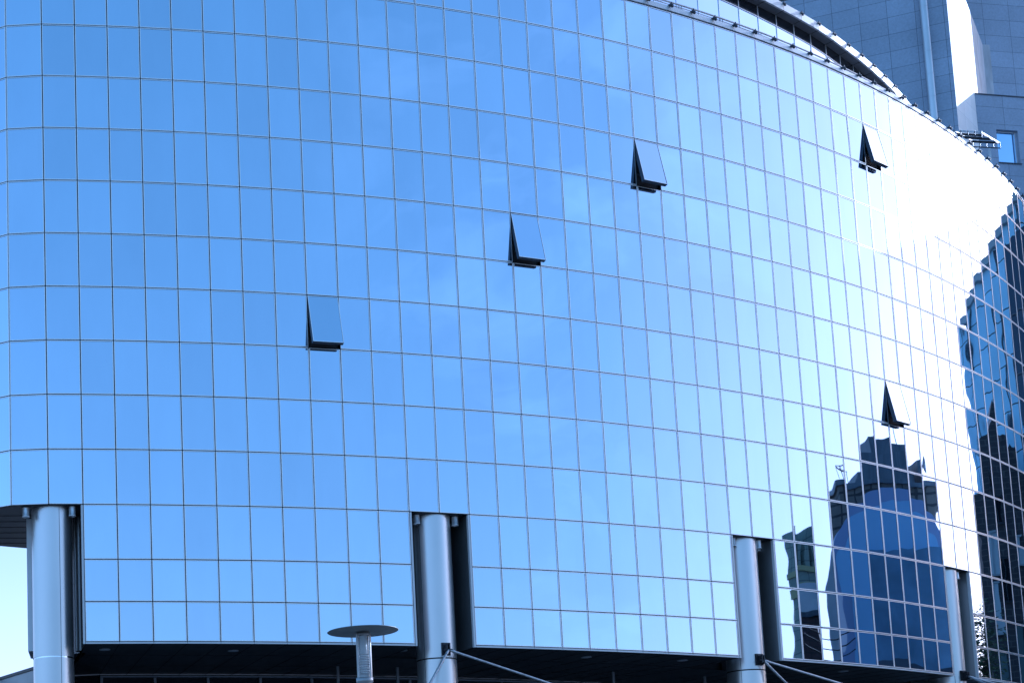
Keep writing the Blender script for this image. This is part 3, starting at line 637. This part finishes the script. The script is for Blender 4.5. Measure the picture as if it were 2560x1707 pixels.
# ---------------------------------------------------------------- neighbours seen mirrored in the facade
def mir(i, t_, z, D):
    """plan point at distance D along the mirrored line of sight of panel i"""
    o, t, n, l = frame(i); P = o+t*(l*t_)+Vector((0, 0, z)); d = P.normalized(); r = d-2*d.dot(n)*n; h = math.hypot(r.x, r.y)
    return (P.x+r.x/h*D, P.y+r.y/h*D, z+r.z/h*D)
# round blue glass tower
D = 45.0
L0 = mir(29, 0.02, 7.7, D); R0 = mir(35, 0.98, 8.5, D); ctr = Vector(((L0[0]+R0[0])/2, (L0[1]+R0[1])/2, 0)); hw = (Vector(R0[:2])-Vector(L0[:2])).length/2
ux = (Vector((*R0[:2], 0))-Vector((*L0[:2], 0))).normalized(); un = Vector((-ux.y, ux.x, 0))
if un.x > 0: un = -un     # towards the facade
e = empty('rotunda_office_tower', (ctr.x, ctr.y, GZ), 'blue glass and brown stone tower with a big arch, mirrored in the facade', 'building')
def T(x, d, z): q = ctr+ux*x+un*d; return (q.x, q.y, z)
def arc(rx, ry, x0=0, n=20): return [T(x0-rx*math.cos(math.pi*k/n), ry*math.sin(math.pi*k/n), 0)[:2] for k in range(n+1)]
def ccw(pl):
    a_ = sum(pl[k][0]*pl[(k+1) % len(pl)][1]-pl[(k+1) % len(pl)][0]*pl[k][1] for k in range(len(pl))); return pl if a_ > 0 else pl[::-1]
ztop = 18.3
s = MB(); s.prism(ccw([T(-hw, -5, 0)[:2]] + arc(hw, 0.9) + [T(hw, -5, 0)[:2]]), GZ, ztop, 0, top=1); s.build('stone_body', [DRUMST, LEADROOF], e)
s = MB(); s.prism(ccw([T(-hw-.1, -5.1, 0)[:2]] + arc(hw+.12, 1.05) + [T(hw+.1, -5.1, 0)[:2]]), ztop, ztop+.25, 0); s.build('cornice', LEADROOF, e)
s = MB(); s.prism(ccw([T(-hw*.62, -4, 0)[:2]] + arc(hw*.62, 0.4, hw*.0) + [T(hw*.62, -4, 0)[:2]]), ztop+.25, ztop+1.0, 0); bl = lambda x0, x1, z0, z1, d=0.2: s.prism(ccw([T(hw*x0, -3, 0)[:2], T(hw*x0, d, 0)[:2], T(hw*x1, d, 0)[:2], T(hw*x1, -3, 0)[:2]]), z0, z1, 0)
bl(-.46, .60, ztop+1.001, ztop+1.7, 0.3); bl(-.24, .14, ztop+1.701, ztop+2.6); bl(.14, .38, ztop+1.701, ztop+2.15, 0.1); bl(.66, .80, ztop+.251, ztop+1.5, 0.35)
s.build('penthouse', LEADROOF, e)
def archpoly(w_, zt, z0, d, n=28):
    return [T(-w_, d, z0), T(w_, d, z0)] + [T(w_*math.cos(math.pi*k/n), d, z0+(zt-z0)*0.80+(zt-z0)*0.20*math.sin(math.pi*k/n)**0.75) for k in range(0, n+1)]
def archsolid(w_, zt, d0, d1, m_, name, parent):
    s = MB(); f_ = archpoly(w_, zt, GZ, d1); b_ = archpoly(w_, zt, GZ, d0); s.poly(f_)
    for k in range(len(f_)): m = (k+1) % len(f_); s.poly([f_[k], b_[k], b_[m], f_[m]])
    return s.build(name, m_, parent)
ar = archsolid(hw*1.05, ztop-.30, -.5, 1.3, BLUEFR, 'arch_band', e)
s = MB(); f_ = archpoly(hw*.98, ztop-.95, GZ, 1.33)
left = [p for p in f_]; s.poly(f_); s.build('arch_glass', BLUEGL, ar)
s = MB(); s.box(T(-hw*.42, 1.34, GZ), ux*hw*1.40, un*0.25, (0, 0, (ztop-3.4)-GZ)); s.build('glass_bay', BLUEGD, e)
s = MB(); q = Vector(T(hw*.30, -.5, ztop+1.8)); s.tube(q, q+Vector((0, 0, 3.2)), .05, n=8); s.tube(q+Vector((-.3, 0, 2.9)), q+Vector((.2, -.5, 2.9)), .03, n=6); s.tube(q+Vector((0, 0, 3.2)), q+Vector((0.0, .35, 3.45)), .03, n=6); s.build('antenna_mast', DARKMET, e)
for x_, z_, r_ in ((.48, 2.7, .42), (.90, 1.35, .50)):
    s = MB(); c_ = Vector(T(hw*x_, .3, ztop+z_)); ax_ = (un*0.55+ux*0.83).normalized(); o1 = ax_.orthogonal().normalized(); o2 = ax_.cross(o1); P = []; n = 24
    for rr, dd in ((0.02, -.16), (.35, -.13), (.7, -.06), (1.0, 0.06)):
        P += [c_+(o1*math.cos(2*math.pi*k/n)+o2*math.sin(2*math.pi*k/n))*r_*rr+ax_*dd for k in range(n)]
    s.faces(P, [(j*n+k, j*n+(k+1) % n, (j+1)*n+(k+1) % n, (j+1)*n+k) for j in range(3) for k in range(n)], 0, True)
    s.tube(c_-ax_*.15, c_-ax_*.4-Vector((0, 0, .5)), .05, n=6); s.build('satellite_dish', mat('dish_grey', (0.22, 0.25, 0.3), .5), e)
s = MB()
for k in range(8): q = Vector(T(-hw*.98+k*.26, .5, ztop+.25)); s.tube(q, q+Vector((0, 0, .8)), .02, n=5)
s.tube(T(-hw*.98, .5, ztop+1.05), T(-hw*.98+1.82, .5, ztop+1.05), .02, n=5); s.tube(T(-hw*.98, .5, ztop+1.0), T(-hw*.80, .5, ztop+.25), .05, n=5); s.build('roof_railing', DARKMET, e)
# low dark terrace in front of it
a0 = mir(29, .3, 4.1, 27); a1 = mir(36, .2, 4.1, 24); 
e = empty('brick_terrace', (a0[0]+1, (a0[1]+a1[1])/2, GZ), 'long low slate blue terrace with curved gable, mirrored low in the facade', 'building')
s = MB(); uu = Vector((a1[0]-a0[0], a1[1]-a0[1], 0)); nn_ = Vector((-uu.y, uu.x, 0)).normalized(); nn_ = nn_ if nn_.x > 0 else -nn_
top = lambda f_: 6.5+0.75*math.sin(math.pi*min(1, f_*1.3))+(0.35 if f_ > .75 else 0); n = 24
P = []
for k in range(n+1):
    q = Vector((a0[0], a0[1], 0))+uu*(k/n); P += [(q.x, q.y, GZ), (q.x, q.y, top(k/n)), (q.x+nn_.x*3, q.y+nn_.y*3, top(k/n)), (q.x+nn_.x*3, q.y+nn_.y*3, GZ)]
F = []
for k in range(n): F += [(4*k, 4*k+4, 4*k+5, 4*k+1), (4*k+1, 4*k+5, 4*k+6, 4*k+2), (4*k+2, 4*k+6, 4*k+7, 4*k+3)]
F += [(0, 1, 2, 3), (4*n+3, 4*n+2, 4*n+1, 4*n)]
s.faces(P, F, 0); s.build('wall', noisy(mat('slate_blue_wall', (0.075, 0.085, 0.115), 0.6), .8, .15), e)
s = MB()
for fx, hh in ((.50, 5.2), (.62, 5.6), (.72, 4.8)):
    q = Vector((a0[0], a0[1], 0))+uu*fx-nn_*.03; s.box((q.x, q.y, 1.5), uu.normalized()*.55, -nn_*.03, (0, 0, hh-1.5), 0)
s.build('window', mat('grey_green_pane', (0.13, 0.19, 0.22), .3), e)
# greenish stone tower + red-brown block + pale tower at the left
p28a = mir(27, -.25, 6.9, 40); p28b = mir(27, 1.25, 6.9, 40)
e = empty('limestone_tower', ((p28a[0]+p28b[0])/2, (p28a[1]+p28b[1])/2, GZ), 'slim greenish stone tower with a notched top and ochre cornice, mirrored beside the third column', 'building')
u28 = Vector((p28b[0]-p28a[0], p28b[1]-p28a[1], 0)); n28 = Vector((-u28.y, u28.x, 0)).normalized(); n28 = n28 if n28.x > 0 else -n28
def tb(s, f0, f1, z0, z1, d0=0., d1=3., mi=0):
    a_ = Vector((*p28a[:2], 0))+u28*f0+n28*d0; b_ = Vector((*p28a[:2], 0))+u28*f1+n28*d0; c_ = b_+n28*(d1-d0); d_ = a_+n28*(d1-d0)
    s.prism(ccw([x[:2] for x in (a_, b_, c_, d_)]), z0, z1, mi)
s = MB(); tb(s, 0, 1, GZ, 13.6); s.build('shaft', GREENST, e)
s = MB(); 
for f0 in (0, .27, .62, .84): tb(s, f0, f0+.14, 13.61, 15.3-(.6 if f0 in (.27, .62) else 0))
s.build('battlement', GREENST, e)
s = MB(); tb(s, -.05, 1.05, 12.2, 12.7, -.12, 3.1); tb(s, -.05, 1.05, 13.3, 13.6, -.12, 3.1); s.build('cornice', YELST, e)
s = MB(); tb(s, -.9, 1.1, GZ, 11.9, -.6, -.05, 0); tb(s, -.55, 1.0, 11.91, 12.6, -.4, -.05, 0); s.build('stepped_base', CREAM, e)
s = MB()
for k in range(6): tb(s, -.9, 1.1, 6.0+k*.95, 6.12+k*.95, -.68, -.61, 0)
s.build('moulding', BLUEFR, e)
q28 = mir(27, -.1, 5.2, 24); r28 = mir(27, 1.2, 5.2, 24)
e = empty('brick_block', (q28[0]+1, q28[1], GZ), 'dark red brown brick block with a flat coping, mirrored below the slim stone tower', 'building')
s = MB(); s.prism(ccw([(q28[0], q28[1]), (r28[0], r28[1]), (r28[0]+2.5, r28[1]-.3), (q28[0]+2.5, q28[1]-.3)]), GZ, 8.6, 0); s.build('wall', REDBR, e)
s = MB(); s.prism(ccw([(q28[0]-.1, q28[1]-.1), (r28[0]-.1, r28[1]+.1), (r28[0]+2.5, r28[1]-.2), (q28[0]+2.5, q28[1]-.4)]), 8.605, 8.8, 0); s.build('coping', LEADROOF, e)
q29 = mir(28, .55, 5.2, 30); r29 = mir(28, 1.2, 5.2, 30)
e = empty('pale_slab_block', (q29[0]+1, q29[1], GZ), 'narrow lilac grey slab block beside the arch tower, mirrored in the facade', 'building')
s = MB(); s.prism(ccw([(q29[0], q29[1]), (r29[0], r29[1]), (r29[0]+2.5, r29[1]-.3), (q29[0]+2.5, q29[1]-.3)]), GZ, 10.6, 0)
s.faces([(q29[0], q29[1], 10.6), (r29[0], r29[1], 10.6), (r29[0]+2.5, r29[1]-.3, 10.6), (q29[0]+2.5, q29[1]-.3, 10.6), (r29[0], r29[1], 12.6), (r29[0]+2.5, r29[1]-.3, 12.6)], [(0, 1, 4), (3, 5, 2), (0, 4, 5, 3), (1, 2, 5, 4)], 0)
s.build('wall', CREAM, e)
# overhead wires between them
a_ = mir(28, -.3, 4.9, 22); b_ = mir(28, 1.2, 4.9, 22)
for k, lab in ((0, 'lowest of three sagging overhead cables mirrored beside the brick block'), (1, 'middle one of three sagging overhead cables mirrored beside the brick block'), (2, 'topmost of three sagging overhead cables mirrored beside the brick block')):
    s = MB(); z = 7.15+k*.38; P_ = [Vector((a_[0]+(b_[0]-a_[0])*(f_/8*3-1), a_[1]+(b_[1]-a_[1])*(f_/8*3-1), z-.5*(1-(f_/4-1)**2))) for f_ in range(9)]
    for c_, d_ in zip(P_[:-1], P_[1:]): s.tube(c_, d_, .022, n=6, caps=False)
    tag(s.build('overhead_cable', GASKET, None, loc=tuple(P_[0])), lab, 'cable', 'overhead cables')
# dark brick church at the right
T_ = {39: (1208, 25.0), 40: (1125, 25.0), 41: (1100, 25.0), 42: (1120, 25.0), 43: (1180, 25.0), 44: (1225, 25.)}
a39 = mir(39, 0.0, 8.5, 25); a44 = mir(45, 1.0, 9.0, 22)
e = empty('brick_church', (a39[0]+2, a39[1]+2, GZ), 'dark brick gabled building mirrored at the far right of the facade', 'building')
uc = Vector((a44[0]-a39[0], a44[1]-a39[1], 0)); ul_ = uc.length; uc.normalize(); nc = Vector((-uc.y, uc.x, 0)); nc = nc if nc.x > 0 else -nc
prof = [(0, 13.8), (.08, 13.8), (.08, 14.6), (.14, 15.9), (.26, 16.3), (.34, 16.4), (.40, 17.6), (.45, 16.3), (.55, 16.0), (.58, 15.3), (.66, 15.7), (.72, 15.2), (.80, 14.6), (1.0, 14.4)]
s = MB()
for (f0, z0_), (f1, z1_) in zip(prof[:-1], prof[1:]):
    if f1-f0 < 1e-6: continue
    p = Vector((*a39[:2], 0))+uc*ul_*f0; q = Vector((*a39[:2], 0))+uc*ul_*f1
    s.poly([(p.x, p.y, GZ), (q.x, q.y, GZ), (q.x, q.y, z1_), (p.x, p.y, z0_)], 0, False, [(f0*ul_*S, GZ), (f1*ul_*S, GZ), (f1*ul_*S, z1_*S), (f0*ul_*S, z0_*S)])
    s.poly([(p.x, p.y, z0_), (q.x, q.y, z1_), (*(q+nc*3).xy, z1_), (*(p+nc*3).xy, z0_)], 1)
for f0, zz in ((0, 13.8), (1, 14.4)):
    p = Vector((*a39[:2], 0))+uc*ul_*f0; s.poly([(p.x, p.y, GZ), (p.x, p.y, zz), (*(p+nc*3).xy, zz), (*(p+nc*3).xy, GZ)], 0)
s.build('gabled_wall', [BRICKD, LEADROOF], e)
for f0, z0_, z1_, wd, ty in ((.13, 10.6, 12.2, .5, 0), (.11, 8.3, 10.2, .6, 0), (.56, 10.9, 12.0, .7, 0), (.68, 9.9, 11.0, .5, 1), (.33, 9.5, 11.2, .5, 1), (.86, 10, 11.6, .6, 1), (.45, 6.2, 8.6, 1.2, 2), (.13, 5.6, 7.6, 1.2, 2), (.3, 12.6, 13.6, .5, 1), (.2, 14.0, 14.8, .35, 1)):
    p = Vector((*a39[:2], 0))+uc*ul_*f0-nc*.03
    s = MB(); s.box((p.x, p.y, z0_), uc*wd, -nc*.04, (0, 0, z1_-z0_)); wo = s.build('window', [mat('pale_blind', (.55, .6, .62), .5), DARKGLASS, mat('grey_green_door', (.12, .16, .16), .4)][ty], e)
    s = MB()
    for a_, b_, c_, d_ in ((-.06, wd+.06, z1_+.002, z1_+.08), (-.06, wd+.06, z0_-.08, z0_-.002), (wd/2-.03, wd/2+.03, z0_, z1_)): s.box((*(p+uc*a_-nc*.042).xy, c_), uc*(b_-a_), -nc*.05, (0, 0, d_-c_))
    s.build('frame', CREAM if ty == 0 else DARKMET, wo)
# pale clad wing with the big joints
w0 = (60.5, 41.0); w1 = (44.6, 44.1)
pts = []
for i, v in ((39, 12.356), (44, 15.464)): pts.append(v)
q0 = mir(39, .1, 12.356, 38.3); q1 = mir(44, .5, 15.46, 24.9)
e = empty('pale_clad_wing', ((q0[0]+q1[0])/2, (q0[1]+q1[1])/2, GZ), 'tall smooth pale blue clad block with wide joints, mirrored upper right in the facade', 'building')
uw = Vector((q1[0]-q0[0], q1[1]-q0[1], 0)).normalized(); nw = Vector((-uw.y, uw.x, 0)); nw = nw if nw.y > 0 else -nw
c0 = Vector((*q0[:2], 0)); c1 = Vector((*q1[:2], 0))+uw*5.0
s = MB(); s.prism(ccw([c0[:2], c1[:2], (c1+nw*6)[:2], (c0+nw*6)[:2]]), GZ, 25.0, 0, top=1); s.build('wall', [WINGST, LEADROOF], e)
s = MB(); s.prism(ccw([(c0-nw*.2)[:2], (c1-nw*.2)[:2], (c1+nw*6.1)[:2], (c0+nw*6.1)[:2]]), 25.001, 25.35, 0); s.build('parapet', CREAM, e)
s = MB(); 
for k in range(9): 
    q = c0+uw*(1.2+k*1.9)-nw*.06; s.tube((q.x, q.y, 2), (q.x, q.y, 24.9), .045, n=8)
s.build('drainpipe', JAMB, e)
# darker glass slab in front of its near end
g0 = mir(45, -.1, 15.2, 17.5); e = empty('dark_glass_slab', (g0[0], g0[1], GZ), 'navy glass slab building, mirrored at the extreme right edge of the facade', 'building')
s = MB(); g1 = (g0[0]-5.0, g0[1]+2.0); s.prism(ccw([g0[:2], g1, (g1[0]+1, g1[1]+3), (g0[0]+1, g0[1]+2.4)]), GZ, 21.9, 0); s.build('glazed_wall', mat('navy_glass', (.02, .035, .07), .15), e)
s = MB()
for k in range(7): s.prism(ccw([(g0[0]+.02, g0[1]-.05), (g1[0], g1[1]-.05), (g1[0]+.02, g1[1]+.3), (g0[0]+.02, g0[1]+.3)]), 6+2.2*k, 6.06+2.2*k, 0)
s.build('floor_band', JAMB, e)

# ---------------------------------------------------------------- tree mirrored beside the fourth column
tp = mir(38, .5, 6.3, 14)
e = empty('weeping_tree', (tp[0], tp[1], GZ), 'spring tree with hanging sparse foliage, mirrored right of the fourth column', 'tree')
s = MB(); b0 = Vector((tp[0], tp[1], GZ)); s.tube(b0, b0+Vector((.1, .05, 4.2)), .14, .09, n=12); s.tube(b0+Vector((.1, .05, 4.2)), b0+Vector((-.05, .1, 8.4)), .09, .02, n=10)
rt = random.Random(5); tips = []
for k in range(70):
    z = 2.5+6.0*rt.random(); an = rt.uniform(0, 6.283); ln_ = (1.5*(1-abs(z-5)/6)+.5)*rt.uniform(.6, 1.1); p = b0+Vector((.05, .07, z)); q = p+Vector((math.cos(an)*ln_, math.sin(an)*ln_, .5)); s.tube(p, q, .018, .006, n=5, caps=False); tips += [q, p.lerp(q, .65), p.lerp(q, .35)]
s.build('trunk', BARK, e)
s = MB()
for q in tips:
    for m in range(52):
        c_ = q+Vector((rt.gauss(0, .16), rt.gauss(0, .16), -rt.random()*1.9)); a_ = Vector((rt.uniform(-1, 1), rt.uniform(-1, 1), rt.uniform(-1, .3))).normalized(); b_ = a_.orthogonal().normalized(); z_ = rt.uniform(.04, .075)
        s.faces([c_-b_*z_*.5, c_+a_*z_*1.4, c_+b_*z_*.5, c_-a_*z_*1.2], [(0, 1, 2, 3)])
s.build('crown', LEAF, e)

# ---------------------------------------------------------------- ground
s = MB(); s.poly([(-900, -900, GZ-.10), (900, -900, GZ-.10), (900, 900, GZ-.10), (-900, 900, GZ-.10)]); tag(s.build('ground', ASPHALT), kind='structure')
s = MB(); P_ = [(-12, 12), (40, 12), (60, 26), (60, 70), (-12, 70)]; s.prism(P_, GZ-.099, GZ, 0)
for k, u in enumerate(s.uv): pass
s.uv[-2] = [(x*S, y*S) for x, y in P_]
tag(s.build('pavement', PAVE), kind='structure')
s = MB(); s.poly([(-60, 4, GZ-.097), (70, 4, GZ-.097), (70, 11, GZ-.097), (-60, 11, GZ-.097)]); tag(s.build('road', noisy(mat('road_asphalt', (.045, .045, .047), .85), 5, .2)), kind='structure')
s = MB()
for k in range(30): s.box((-50+k*4, 7.4, GZ-.094), (1.6, 0, 0), (0, .1, 0), (0, 0, .003))
tag(s.build('road_marking', mat('road_paint', (.7, .7, .68), .7)), kind='structure')
